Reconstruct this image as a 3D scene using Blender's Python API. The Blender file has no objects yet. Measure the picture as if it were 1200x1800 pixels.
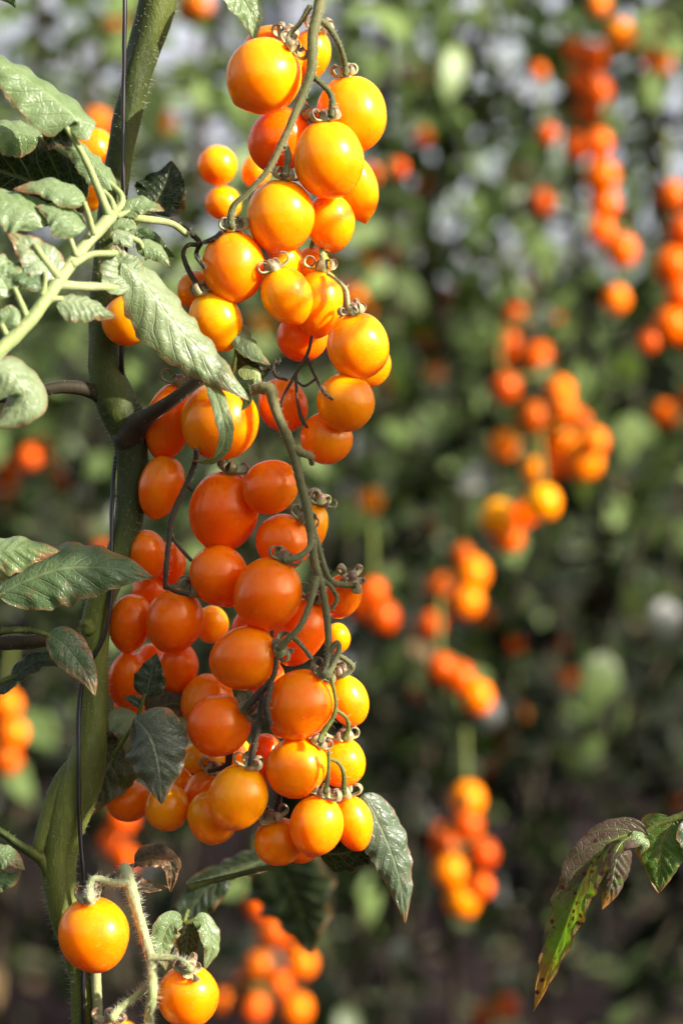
import bpy, math, random
import numpy as np
from mathutils import Vector, Matrix, noise as mnoise

random.seed(11)
rng = np.random.default_rng(11)
sc = bpy.context.scene
COL = sc.collection

# ------------------------------------------------------------------ camera frame (metres)
D0 = 0.85            # focus distance
H = 0.80             # camera height
PX = D0 * 24.0 / 85.0 / 1200.0   # metres per photo pixel on the focus plane

def P(x, y, d=0.0):
    """photo position -> world point; d is depth behind the focus plane in focus-plane pixels"""
    Y = D0 + d * PX
    s = Y / D0 * PX
    return Vector(((x - 600) * s, Y, H + (900 - y) * s))

def depth_scale(d):
    return (D0 + d * PX) / D0 * PX

# ------------------------------------------------------------------ materials
def new_mat(name):
    m = bpy.data.materials.new(name); m.use_nodes = True
    nt = m.node_tree; nt.nodes.clear()
    return m, nt, nt.nodes, nt.links

def N(nodes, t, **kw):
    n = nodes.new(t)
    for k, v in kw.items():
        if hasattr(n, k): setattr(n, k, v)
        else: n.inputs[k.replace('_', ' ')].default_value = v
    return n

def math_node(nodes, links, op, a, b=None, clamp=False):
    n = nodes.new('ShaderNodeMath'); n.operation = op; n.use_clamp = clamp
    for i, v in enumerate((a, b)):
        if v is None: continue
        if isinstance(v, (int, float)): n.inputs[i].default_value = v
        else: links.new(v, n.inputs[i])
    return n.outputs[0]

def mix_col(nodes, links, fac, a, b, blend='MIX'):
    n = nodes.new('ShaderNodeMix'); n.data_type = 'RGBA'; n.blend_type = blend
    for sock, v in ((n.inputs[0], fac), (n.inputs[6], a), (n.inputs[7], b)):
        if isinstance(v, (int, float)): sock.default_value = v
        elif isinstance(v, tuple): sock.default_value = (*v, 1) if len(v) == 3 else v
        else: links.new(v, sock)
    return n.outputs[2]

def noise_tex(nodes, links, vec, scale, detail=3, rough=.55):
    n = nodes.new('ShaderNodeTexNoise'); n.inputs['Scale'].default_value = scale
    n.inputs['Detail'].default_value = detail; n.inputs['Roughness'].default_value = rough
    links.new(vec, n.inputs['Vector']); return n

def map_range(nodes, links, v, a, b, c=0., d=1.):
    n = nodes.new('ShaderNodeMapRange'); n.interpolation_type = 'SMOOTHSTEP'
    links.new(v, n.inputs[0])
    for i, x in zip((1, 2, 3, 4), (a, b, c, d)): n.inputs[i].default_value = x
    return n.outputs[0]

def mat_tomato(far=False):
    m, nt, ns, ln = new_mat('far_tomato_skin' if far else 'tomato_skin')
    oi = N(ns, 'ShaderNodeObjectInfo'); tc = N(ns, 'ShaderNodeTexCoord')
    off = ns.new('ShaderNodeVectorMath'); off.operation = 'ADD'
    comb = ns.new('ShaderNodeCombineXYZ')
    r10 = math_node(ns, ln, 'MULTIPLY', oi.outputs['Random'], 37.0)
    for i in range(3): ln.new(r10, comb.inputs[i])
    ln.new(tc.outputs['Object'], off.inputs[0]); ln.new(comb.outputs[0], off.inputs[1])
    v = off.outputs[0]
    sep = ns.new('ShaderNodeSeparateXYZ'); ln.new(tc.outputs['Object'], sep.inputs[0])
    n1 = noise_tex(ns, ln, v, 1.3, 2)
    # blotchy ripening, redder towards the blossom end
    t = math_node(ns, ln, 'ADD', math_node(ns, ln, 'MULTIPLY', sep.outputs['Z'], -.16), math_node(ns, ln, 'MULTIPLY', math_node(ns, ln, 'SUBTRACT', n1.outputs[0], .5), .5))
    base = oi.outputs['Color']
    red = mix_col(ns, ln, 1.0, base, (1.0, .62, .6), 'MULTIPLY')
    yel = mix_col(ns, ln, 1.0, base, (1.0, 1.22, 1.2), 'MULTIPLY')
    c = mix_col(ns, ln, map_range(ns, ln, t, -.28, .28), yel, red)
    # tiny pale pores and dust marks
    vo = ns.new('ShaderNodeTexVoronoi'); vo.inputs['Scale'].default_value = 5; ln.new(v, vo.inputs['Vector'])
    n3 = noise_tex(ns, ln, v, 2.1, 3)
    pores = math_node(ns, ln, 'MULTIPLY', map_range(ns, ln, vo.outputs['Distance'], .04, .12, 1, 0), map_range(ns, ln, n3.outputs[0], .48, .56))
    c = mix_col(ns, ln, math_node(ns, ln, 'MULTIPLY', pores, .7), c, (.95, .62, .25))
    n4 = noise_tex(ns, ln, v, 6, 5, .7)
    scar = map_range(ns, ln, n4.outputs[0], .63, .67)
    c = mix_col(ns, ln, math_node(ns, ln, 'MULTIPLY', scar, .42), c, (.6, .35, .12))
    b = N(ns, 'ShaderNodeBsdfPrincipled')
    ln.new(c, b.inputs['Base Color'])
    rr = map_range(ns, ln, n3.outputs[0], .3, .7, .235, .285)
    b.inputs['Specular IOR Level'].default_value = .5
    ln.new(rr, b.inputs['Roughness'])
    b.inputs['Specular Tint'].default_value = (1, .80, .50, 1)
    b.inputs['Subsurface Weight'].default_value = .85
    b.inputs['Subsurface Radius'].default_value = (1.0, .36, .05)
    b.inputs['Subsurface Scale'].default_value = .013
    b.inputs['Coat Weight'].default_value = .15; b.inputs['Coat Roughness'].default_value = .2
    if far:
        b.inputs['Subsurface Weight'].default_value = 0; b.inputs['Specular IOR Level'].default_value = .28; b.inputs['Coat Weight'].default_value = 0
    bump = N(ns, 'ShaderNodeBump'); bump.inputs['Strength'].default_value = .035; bump.inputs['Distance'].default_value = .002
    ln.new(n4.outputs[0], bump.inputs['Height']); ln.new(bump.outputs[0], b.inputs['Normal'])
    o = N(ns, 'ShaderNodeOutputMaterial'); ln.new(b.outputs[0], o.inputs[0]); return m

def mat_leaf(name='leaf_blade', foliage=False, spotted=False):
    m, nt, ns, ln = new_mat(name)
    uv = N(ns, 'ShaderNodeUVMap'); sep = ns.new('ShaderNodeSeparateXYZ'); ln.new(uv.outputs[0], sep.inputs[0])
    u, vv = sep.outputs[0], sep.outputs[1]
    tc = N(ns, 'ShaderNodeTexCoord'); oi = N(ns, 'ShaderNodeObjectInfo')
    geo = N(ns, 'ShaderNodeNewGeometry')
    obj = tc.outputs['Object']
    M = lambda op, a, b=None, cl=False: math_node(ns, ln, op, a, b, cl)
    if foliage:
        rnd = M('FRACT', u); av = M('ABSOLUTE', M('SUBTRACT', vv, .5))
        base = mix_col(ns, ln, map_range(ns, ln, rnd, .25, .70), (.004, .008, .001), (.19, .26, .09))  # dark and bright ends paint shaded and sunlit leaflets
        nn = noise_tex(ns, ln, obj, 30, 3)
        base = mix_col(ns, ln, map_range(ns, ln, nn.outputs[0], .35, .7), base, mix_col(ns, ln, 1., base, (.55, .6, .5), 'MULTIPLY'))
        base = mix_col(ns, ln, map_range(ns, ln, rnd, .975, .985), base, (.15, .10, .05))
        height = nn.outputs[0]; bstr = .25; bd = .004
    else:
        av = M('MULTIPLY', M('ABSOLUTE', M('SUBTRACT', vv, .5)), 2.0)
        # side veins leave the midrib and bend towards the tip
        ph = M('SUBTRACT', M('MULTIPLY', u, 8.5), M('MULTIPLY', av, 1.9))
        n0 = noise_tex(ns, ln, obj, 60, 2)
        ph = M('ADD', ph, M('MULTIPLY', n0.outputs[0], .55))
        tri = M('ABSOLUTE', M('SUBTRACT', M('FRACT', ph), .5))
        lat = map_range(ns, ln, tri, .0, .07, 1, 0)
        lat = M('MULTIPLY', lat, map_range(ns, ln, av, .55, 1., 1, .15))
        mid = map_range(ns, ln, av, .02, .07, 1, 0)
        vo = ns.new('ShaderNodeTexVoronoi'); vo.feature = 'DISTANCE_TO_EDGE'; vo.inputs['Scale'].default_value = 420; ln.new(obj, vo.inputs['Vector'])
        net = map_range(ns, ln, vo.outputs['Distance'], .0, .12, 1, 0)
        vein = M('MAXIMUM', M('MAXIMUM', lat, mid), M('MULTIPLY', net, .35))
        nn = noise_tex(ns, ln, obj, 90, 4)
        base = oi.outputs['Color']
        c2 = mix_col(ns, ln, 1., base, (.62, .68, .5), 'MULTIPLY')
        base = mix_col(ns, ln, map_range(ns, ln, nn.outputs[0], .3, .7), base, c2)
        base = mix_col(ns, ln, M('MULTIPLY', vein, .5), base, mix_col(ns, ln, .5, mix_col(ns, ln, 1., base, (1.5, 1.5, 1.4), 'MULTIPLY'), (.28, .30, .14)))
        # browned rims and rust spots
        nb = noise_tex(ns, ln, obj, 130, 4, .65)
        edge = M('ADD', M('MULTIPLY', M('POWER', av, 6.0), .35), M('MULTIPLY', M('POWER', u, 5.0), .30))
        br = M('MULTIPLY', M('ADD', edge, M('SUBTRACT', nb.outputs[0], .55)), 3.2)
        br = M('ADD', br, M('SUBTRACT', M('MULTIPLY', oi.outputs['Alpha'], 2.0), 1.0), True)
        base = mix_col(ns, ln, br, base, mix_col(ns, ln, nn.outputs[0], (.10, .035, .018), (.34, .17, .07)))
        if spotted:
            nl = noise_tex(ns, ln, obj, 42, 3, .6)
            vs_ = ns.new('ShaderNodeTexVoronoi'); vs_.inputs['Scale'].default_value = 330; ln.new(obj, vs_.inputs['Vector'])
            keep = M('SUBTRACT', 1.0, M('MULTIPLY', M('MAXIMUM', lat, mid), .8))
            side_ = map_range(ns, ln, M('ADD', vv, M('MULTIPLY', nl.outputs[0], .6)), .45, .95)
            patch = M('MULTIPLY', M('MAXIMUM', map_range(ns, ln, nl.outputs[0], .46, .56), M('MULTIPLY', side_, map_range(ns, ln, u, .75, .35))), keep)
            base = mix_col(ns, ln, patch, base, (.085, .058, .042))
            base = mix_col(ns, ln, M('MULTIPLY', map_range(ns, ln, u, .66, .92), map_range(ns, ln, nn.outputs[0], .3, .55)), base, (.34, .15, .035))
            sp = M('MULTIPLY', map_range(ns, ln, vs_.outputs['Distance'], .22, .36, 1, 0), map_range(ns, ln, nb.outputs[0], .44, .54))
            base = mix_col(ns, ln, sp, base, (.07, .014, .012))
        height = M('ADD', M('MULTIPLY', vein, -.9), M('MULTIPLY', nn.outputs[0], .8)); bstr = .55; bd = .0006
    back = mix_col(ns, ln, .45, base, (.14, .20, .09))
    base = mix_col(ns, ln, geo.outputs['Backfacing'], base, back)
    b = N(ns, 'ShaderNodeBsdfPrincipled'); ln.new(base, b.inputs['Base Color'])
    b.inputs['Roughness'].default_value = .36 if not foliage else .36
    b.inputs['Specular IOR Level'].default_value = .20 if foliage else .40
    b.inputs['Sheen Weight'].default_value = .02 if foliage else .10; b.inputs['Sheen Roughness'].default_value = .4
    b.inputs['Sheen Tint'].default_value = (.8, .9, .8, 1)
    bump = N(ns, 'ShaderNodeBump'); bump.inputs['Strength'].default_value = bstr; bump.inputs['Distance'].default_value = bd
    ln.new(height, bump.inputs['Height']); ln.new(bump.outputs[0], b.inputs['Normal'])
    tr = N(ns, 'ShaderNodeBsdfTranslucent')
    tcol = mix_col(ns, ln, 1., base, (1.5, 1.9, .35), 'MULTIPLY'); ln.new(tcol, tr.inputs['Color'])
    ln.new(bump.outputs[0], tr.inputs['Normal'])
    ms = N(ns, 'ShaderNodeMixShader'); ms.inputs[0].default_value = .42 if spotted else .22
    ln.new(b.outputs[0], ms.inputs[1]); ln.new(tr.outputs[0], ms.inputs[2])
    o = N(ns, 'ShaderNodeOutputMaterial'); ln.new(ms.outputs[0], o.inputs[0]); return m

def mat_stem(name, ca, cb, scale=260, rough=.6, sheen=.35, bd=.0004):
    m, nt, ns, ln = new_mat(name)
    tc = N(ns, 'ShaderNodeTexCoord')
    mp = ns.new('ShaderNodeMapping'); mp.inputs['Scale'].default_value = (1, 1, .35); ln.new(tc.outputs['Object'], mp.inputs[0])
    n1 = noise_tex(ns, ln, mp.outputs[0], 28, 3); n2 = noise_tex(ns, ln, mp.outputs[0], scale * 3, 4, .7)
    c = mix_col(ns, ln, map_range(ns, ln, n1.outputs[0], .38, .64), ca, cb)
    c = mix_col(ns, ln, math_node(ns, ln, 'MULTIPLY', map_range(ns, ln, n2.outputs[0], .5, .68), .5), c, mix_col(ns, ln, 1., c, (1.7, 1.6, 1.5), 'MULTIPLY'))
    b = N(ns, 'ShaderNodeBsdfPrincipled'); ln.new(c, b.inputs['Base Color']); b.inputs['Roughness'].default_value = rough
    b.inputs['Specular IOR Level'].default_value = .22
    b.inputs['Sheen Weight'].default_value = sheen * .6; b.inputs['Sheen Roughness'].default_value = .35
    bump = N(ns, 'ShaderNodeBump'); bump.inputs['Strength'].default_value = .6; bump.inputs['Distance'].default_value = bd
    ln.new(n2.outputs[0], bump.inputs['Height']); ln.new(bump.outputs[0], b.inputs['Normal'])
    o = N(ns, 'ShaderNodeOutputMaterial'); ln.new(b.outputs[0], o.inputs[0]); return m

def mat_sepal():
    m, nt, ns, ln = new_mat('dried_sepal')
    uv = N(ns, 'ShaderNodeUVMap'); sep = ns.new('ShaderNodeSeparateXYZ'); ln.new(uv.outputs[0], sep.inputs[0])
    oi = N(ns, 'ShaderNodeObjectInfo'); tc = N(ns, 'ShaderNodeTexCoord')
    n1 = noise_tex(ns, ln, tc.outputs['Object'], 500, 3)
    t = math_node(ns, ln, 'ADD', sep.outputs[0], math_node(ns, ln, 'MULTIPLY', math_node(ns, ln, 'SUBTRACT', n1.outputs[0], .5), .8))
    c = mix_col(ns, ln, map_range(ns, ln, t, .2, .9), oi.outputs['Color'], (.15, .075, .035))
    b = N(ns, 'ShaderNodeBsdfPrincipled'); ln.new(c, b.inputs['Base Color']); b.inputs['Roughness'].default_value = .45
    b.inputs['Sheen Weight'].default_value = .3
    o = N(ns, 'ShaderNodeOutputMaterial'); ln.new(b.outputs[0], o.inputs[0]); return m

def mat_ground():
    m, nt, ns, ln = new_mat('greenhouse_soil')
    tc = N(ns, 'ShaderNodeTexCoord'); v = tc.outputs['Object']
    n1 = noise_tex(ns, ln, v, 3.5, 6, .65); n2 = noise_tex(ns, ln, v, 28, 5, .7)
    vo = ns.new('ShaderNodeTexVoronoi'); vo.inputs['Scale'].default_value = 22; ln.new(v, vo.inputs['Vector'])
    c = mix_col(ns, ln, map_range(ns, ln, n1.outputs[0], .35, .65), (.008, .005, .006), (.030, .019, .020))
    c = mix_col(ns, ln, map_range(ns, ln, n2.outputs[0], .52, .7), c, (.09, .062, .066))
    c = mix_col(ns, ln, map_range(ns, ln, vo.outputs['Distance'], .05, .25, .6, 0), c, (.03, .022, .02))
    b = N(ns, 'ShaderNodeBsdfPrincipled'); ln.new(c, b.inputs['Base Color']); b.inputs['Roughness'].default_value = .95; b.inputs['Specular IOR Level'].default_value = .06
    bump = N(ns, 'ShaderNodeBump'); bump.inputs['Strength'].default_value = .9; bump.inputs['Distance'].default_value = .03
    ln.new(n2.outputs[0], bump.inputs['Height']); ln.new(bump.outputs[0], b.inputs['Normal'])
    o = N(ns, 'ShaderNodeOutputMaterial'); ln.new(b.outputs[0], o.inputs[0]); return m

def mat_plain(name, col, rough=.5, ns_scale=300):
    m, nt, ns, ln = new_mat(name)
    tc = N(ns, 'ShaderNodeTexCoord'); n1 = noise_tex(ns, ln, tc.outputs['Object'], ns_scale, 3)
    c = mix_col(ns, ln, n1.outputs[0], tuple(x * .75 for x in col), tuple(min(.95, x * 1.3) for x in col))
    b = N(ns, 'ShaderNodeBsdfPrincipled'); ln.new(c, b.inputs['Base Color']); b.inputs['Roughness'].default_value = rough; b.inputs['Specular IOR Level'].default_value = .5 if rough < .6 else .08
    o = N(ns, 'ShaderNodeOutputMaterial'); ln.new(b.outputs[0], o.inputs[0]); return m

M_TOM = mat_tomato(); M_TOMF = mat_tomato(True); M_LEAF = mat_leaf(); M_SPOT = mat_leaf('diseased_leaf_blade', False, True); M_FOL = mat_leaf('background_foliage', True)
M_STEM = mat_stem('vine_stem', (.030, .042, .008), (.11, .13, .024), 260, .5, .10, .0009)
M_TRUSS = mat_stem('truss_stem', (.065, .075, .022), (.15, .135, .055), 500, .6, .5, .0003)
M_DARK = mat_stem('dark_truss_stem', (.030, .024, .012), (.05, .035, .02), 500, .6, .3, .0003)
M_RACH = mat_stem('leaf_stalk', (.23, .28, .10), (.30, .31, .16), 300, .5, .3)
M_SEPAL = mat_sepal(); M_HAIR = mat_plain('pale_plant_hair', (.42, .42, .30), .5, 200)
M_GROUND = mat_ground()
M_TWINE = mat_plain('black_twine', (.012, .009, .011), .35, 1500)
M_WIRE = mat_plain('galvanised_wire', (.35, .35, .36), .4)

# ------------------------------------------------------------------ mesh building
class MB:
    def __init__(s): s.v = []; s.f = []; s.uv = []; s.n = 0; s.hair = None
    def add(s, verts, faces, uvs=None):
        b = s.n
        s.v.extend(map(tuple, verts)); s.n += len(verts)
        s.f.extend(tuple(i + b for i in f) for f in faces)
        if uvs is None: uvs = [(0.0, 0.5)] * len(verts)
        s.uv.extend(uvs)
    def build(s, name, mat, parent=None, origin=None, smooth=True):
        me = bpy.data.meshes.new(name)
        vs = np.array(s.v, dtype=float)
        o = Vector((0, 0, 0)) if origin is None else Vector(origin)
        vs = vs - np.array(o)
        me.from_pydata(vs.tolist(), [], s.f)
        uvl = me.uv_layers.new(name='UVMap')
        idx = np.empty(len(me.loops), dtype=np.int32); me.loops.foreach_get('vertex_index', idx)
        uvl.data.foreach_set('uv', np.array(s.uv, dtype=np.float32)[idx].ravel())
        if smooth: me.polygons.foreach_set('use_smooth', [True] * len(me.polygons))
        me.materials.append(mat); me.update()
        ob = bpy.data.objects.new(name, me); COL.objects.link(ob)
        if parent is not None:
            ob.parent = parent; o = o - parent.matrix_world.translation if parent.parent is None else o - world_loc(parent)
        ob.location = o
        if s.hair is not None and s.hair.n:
            hb = s.hair.build('fine_hair', M_HAIR, None, origin); hb.parent = ob; hb.location = (0, 0, 0)
        return ob

def world_loc(o):
    l = Vector(o.location)
    while o.parent is not None:
        o = o.parent; l = l + Vector(o.location)
    return l

def catmull(pts, n):
    """resample a polyline of equal-length vectors (any dimension) to n points"""
    p = np.array([list(q) for q in pts], dtype=float)
    if len(p) == 2:
        t = np.linspace(0, 1, n)[:, None]; return p[0] * (1 - t) + p[1] * t
    seg = np.linalg.norm(np.diff(p[:, :3], axis=0), axis=1); seg = np.maximum(seg, 1e-9)
    cum = np.concatenate([[0], np.cumsum(seg)])
    q = np.vstack([2 * p[0] - p[1], p, 2 * p[-1] - p[-2]])
    out = []
    for t in np.linspace(0, cum[-1], n):
        i = min(int(np.searchsorted(cum, t, side='right') - 1), len(seg) - 1)
        u = (t - cum[i]) / seg[i]
        a, b, c, d = q[i], q[i + 1], q[i + 2], q[i + 3]
        out.append(.5 * (2 * b + (c - a) * u + (2 * a - 5 * b + 4 * c - d) * u * u + (3 * b - a - 3 * c + d) * u ** 3))
    return np.array(out)

def frames(c, up=None):
    t = np.gradient(c, axis=0); t /= np.maximum(np.linalg.norm(t, axis=1)[:, None], 1e-12)
    a = np.array([0, -1., 0]) if up is None else np.array(up, float)
    if abs(np.dot(a, t[0])) > .95: a = np.array([1., 0, 0])
    nrm = []
    n = a - t[0] * np.dot(a, t[0]); n /= np.linalg.norm(n)
    for i in range(len(c)):
        n = n - t[i] * np.dot(n, t[i]); n /= max(np.linalg.norm(n), 1e-9); nrm.append(n.copy())
    nrm = np.array(nrm); return t, nrm, np.cross(t, nrm)

def tube(mb, pts, radii, res=10, n=None, hair=0, hair_len=.0013, hw=.00006, flat=1.0, up=None, wob=0.0, uvoff=0., caps=True):
    """pts world points, radii metres"""
    pr = [list(p) + [r] for p, r in zip(pts, radii)]
    L = sum((Vector(pts[i + 1]) - Vector(pts[i])).length for i in range(len(pts) - 1))
    if n is None: n = int(min(90, max(8, L / (max(radii) * .7))))
    cr = catmull(pr, n); c = cr[:, :3]; r = np.maximum(cr[:, 3], 1e-5)
    t, a, b = frames(c, up)
    ang = np.linspace(0, 2 * math.pi, res, endpoint=False)
    V = []; UV = []
    ph = random.random() * 50
    for i in range(n):
        for k in range(res):
            w = 1 + wob * mnoise.noise(Vector((math.cos(ang[k]) * 1.2 + ph, math.sin(ang[k]) * 1.2, i * .35)))
            V.append(c[i] + (a[i] * math.cos(ang[k]) * flat + b[i] * math.sin(ang[k])) * r[i] * w)
            UV.append((i / (n - 1), k / res))
    F = [(i * res + k, i * res + (k + 1) % res, (i + 1) * res + (k + 1) % res, (i + 1) * res + k) for i in range(n - 1) for k in range(res)]
    if caps:
        V.append(c[0] - t[0] * r[0] * .5); UV.append((0, .5)); V.append(c[-1] + t[-1] * r[-1] * .5); UV.append((1, .5))
        i0 = n * res
        F += [(i0, (k + 1) % res, k) for k in range(res)]
        F += [(i0 + 1, (n - 1) * res + k, (n - 1) * res + (k + 1) % res) for k in range(res)]
    mb.add(V, F, UV)
    if hair:
        if mb.hair is None: mb.hair = MB()
        cnt = int(hair * L / .01)
        for _ in range(cnt):
            x = random.random() * (n - 1.01); i = int(x); f = x - i
            th = random.random() * 2 * math.pi
            d = a[i] * math.cos(th) + b[i] * math.sin(th)
            base = c[i] * (1 - f) + c[i + 1] * f + d * r[i] * .95
            d2 = d + t[i] * random.uniform(-.4, .4) + np.array([random.uniform(-.2, .2) for _ in range(3)])
            ln_ = hair_len * random.uniform(.45, 1.15); w = hw
            s1 = np.cross(d, t[i]) * w; s2 = t[i] * w
            mb.hair.add([base + s1, base - s1 * .5 + s2, base - s1 * .5 - s2, base + d2 * ln_], [(0, 1, 3), (1, 2, 3), (2, 0, 3)], [(.5, .5)] * 4)

def leaflet(mb, mid, W, nrm, lobes=5, la=.13, fold=.25, curl=-.25, pucker=.035, nu=44, nv=9, seed=0, peak=.62, twist=0., scale=None):
    """mid: world points from base to tip; W full width (m); nrm: face normal(s) (start[, end]); fold>0 lifts the sides, curl bends the rim"""
    c = catmull(mid, nu)
    t = np.gradient(c, axis=0); t /= np.linalg.norm(t, axis=1)[:, None]
    n0 = np.array(nrm[0] if isinstance(nrm, list) else nrm, float); n1 = np.array(nrm[-1] if isinstance(nrm, list) else nrm, float)
    V = []; UV = []
    rs = random.Random(seed * 7 + 3); pa, pb = rs.uniform(0, 6), rs.uniform(0, 6)
    off = Vector((seed * 3.1, seed * 1.7, 0))
    for i in range(nu):
        u = i / (nu - 1)
        w = (max(math.sin(math.pi * min(1, max(0, u)) ** peak), 0)) ** .78 * (1 - .25 * u ** 3)
        if u == 1: w = .0
        if u == 0: w = .04
        n = n0 * (1 - u) + n1 * u; n -= t[i] * np.dot(n, t[i]); n /= max(np.linalg.norm(n), 1e-9)
        if twist:
            q = Matrix.Rotation(twist * u, 3, Vector(t[i])); n = np.array(q @ Vector(n))
        s = np.cross(t[i], n)
        for j in range(-nv, nv + 1):
            v = j / nv; av = abs(v); ph = pa if v > 0 else pb
            tooth = (u * lobes + ph) % 1.0
            tooth = (tooth ** 1.6) if tooth < .82 else (1 - (tooth - .82) / .18) * .75
            small = math.sin(u * lobes * 2.7 * 6.28 + ph * 3) * .022
            edge = 1 + (la * (tooth - .4) + small) * math.sin(math.pi * u) * min(1, av * 1.3)
            half = W * .5 * w * edge
            x = v * half
            lat = (u * 8.5 - av * 1.9)
            bulge = abs(math.sin(math.pi * lat)) * pucker * W * math.sin(math.pi * min(u * 1.02, 1)) * (1 - (av * 2 - 1) ** 2 * .6)
            pn = mnoise.noise(Vector((u * 4.5, v * 2.4, 0)) + off) * .07 * W * (av * .8 + .1)
            wave = math.sin(u * lobes * 1.15 * 6.28 + ph * 2) * .05 * W * av * av * math.sin(math.pi * u)
            z = fold * av * half + curl * av ** 2.2 * half + bulge + pn + wave
            V.append(c[i] + s * x * (1 - .12 * abs(curl)) + n * z); UV.append((u, v * .5 + .5))
    m = 2 * nv + 1
    F = [(i * m + j, i * m + j + 1, (i + 1) * m + j + 1, (i + 1) * m + j) for i in range(nu - 1) for j in range(m - 1)]
    mb.add(V, F, UV)

# ------------------------------------------------------------------ object bookkeeping
def tag(o, label=None, cat=None, group=None, kind=None):
    if label: o['label'] = label
    if cat: o['category'] = cat
    if group: o['group'] = group
    if kind: o['kind'] = kind
    return o

def empty(name, loc):
    o = bpy.data.objects.new(name, None); COL.objects.link(o); o.location = loc
    o.empty_display_size = .01
    bpy.context.view_layer.update()
    return o

# ------------------------------------------------------------------ fruit meshes (unit radius, local +z = stem end)
def fruit_mesh(name, tip, taper, lump, seed, nphi=34, nth=44):
    V = []; F = []
    for i in range(1, nphi):
        ph = math.pi * i / nphi
        for k in range(nth):
            th = 2 * math.pi * k / nth
            z = math.cos(ph); r = math.sin(ph)
            r *= 1 - taper * max(0, -z) ** 1.3
            q = math.sin(ph)
            if z < 0: z -= tip * math.exp(-(q / .20) ** 2)
            else: z -= .07 * math.exp(-(q / .22) ** 2)
            w = 1 + lump * mnoise.noise(Vector((math.cos(th) * r, math.sin(th) * r, z)) * 1.1 + Vector((seed * 5, 0, 0)))
            V.append((math.cos(th) * r * w, math.sin(th) * r * w, z * w))
    top = len(V); V.append((0, 0, .93)); bot = len(V); V.append((0, 0, -1 - tip))
    for i in range(nphi - 2):
        for k in range(nth):
            a = i * nth + k; b = i * nth + (k + 1) % nth
            F.append((a, a + nth, b + nth, b))
    for k in range(nth):
        F.append((top, k, (k + 1) % nth)); F.append((bot, (nphi - 2) * nth + (k + 1) % nth, (nphi - 2) * nth + k))
    me = bpy.data.meshes.new(name); me.from_pydata(V, [], F); me.polygons.foreach_set('use_smooth', [True] * len(F))
    me.materials.append(M_TOM); me.update(); return me

FRUITS = {'round': fruit_mesh('round_fruit', .0, .0, .035, 1), 'tip': fruit_mesh('pointed_fruit', .085, .10, .03, 2),
          'nip': fruit_mesh('nippled_fruit', .06, .03, .03, 3), 'egg': fruit_mesh('egg_fruit', .02, .06, .04, 4)}
FAR_FRUIT = fruit_mesh('far_fruit', .03, .03, .04, 5, 14, 20); FAR_FRUIT.materials[0] = M_TOMF

def calyx_mesh(seed, curl=1.0):
    """unit = 1 photo pixel on the focus plane; local +z away from the fruit"""
    rs = random.Random(seed); mb = MB()
    k = rs.choice((5, 5, 6)); a0 = rs.random() * 6
    for s in range(k):
        a = a0 + s * 2 * math.pi / k + rs.uniform(-.22, .22)
        e = np.array([math.cos(a), math.sin(a), 0]); z = np.array([0, 0, 1.])
        ln1 = rs.uniform(5, 12); R = rs.uniform(3.6, 6.4); turns = rs.uniform(.45, 1.2) * curl
        pts = [np.array([0, 0, 1.]), e * ln1 * .6 + z * 1.2, e * ln1 + z * 1.8]
        c = e * ln1 + z * (1.8 + R)
        side = np.cross(e, z) * rs.uniform(-4, 4)
        for q in range(1, 9):
            th = q / 8 * turns * 2 * math.pi; rr = R * (1 - .42 * q / 8)
            pts.append(c + e * math.sin(th) * rr - z * math.cos(th) * rr + side * q / 8 - z * (R - rr) * .3)
        rad = [2.2, 3.7, 4.3, 4.2, 3.9, 3.4, 2.9, 2.4, 1.9, 1.3, .5]
        tube(mb, [Vector(p * PX) for p in pts], [r * PX * .85 for r in rad], res=8, n=30, flat=.34, up=z)
    tube(mb, [Vector((0, 0, -2 * PX)), Vector((0, 0, 4 * PX)), Vector((0, 0, 9 * PX))], [5.5 * PX, 5.2 * PX, 4 * PX], res=10, n=8)
    me_o = mb.build('calyx', M_SEPAL); me = me_o.data; bpy.data.objects.remove(me_o); return me

CALYX = [calyx_mesh(s) for s in range(7)]
CALYX_OPEN = [calyx_mesh(20 + s, .55) for s in range(4)]

def ripe_lit_tint(t):  # own ripening plus painted light: sunlit fruit yellower, shaded fruit redder
    a, b = np.array((1.0, .39, .001)), np.array((1.0, .115, .001))
    c = a * (1 - t) + b * t
    return (*[float(x) for x in c], 1)

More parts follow.
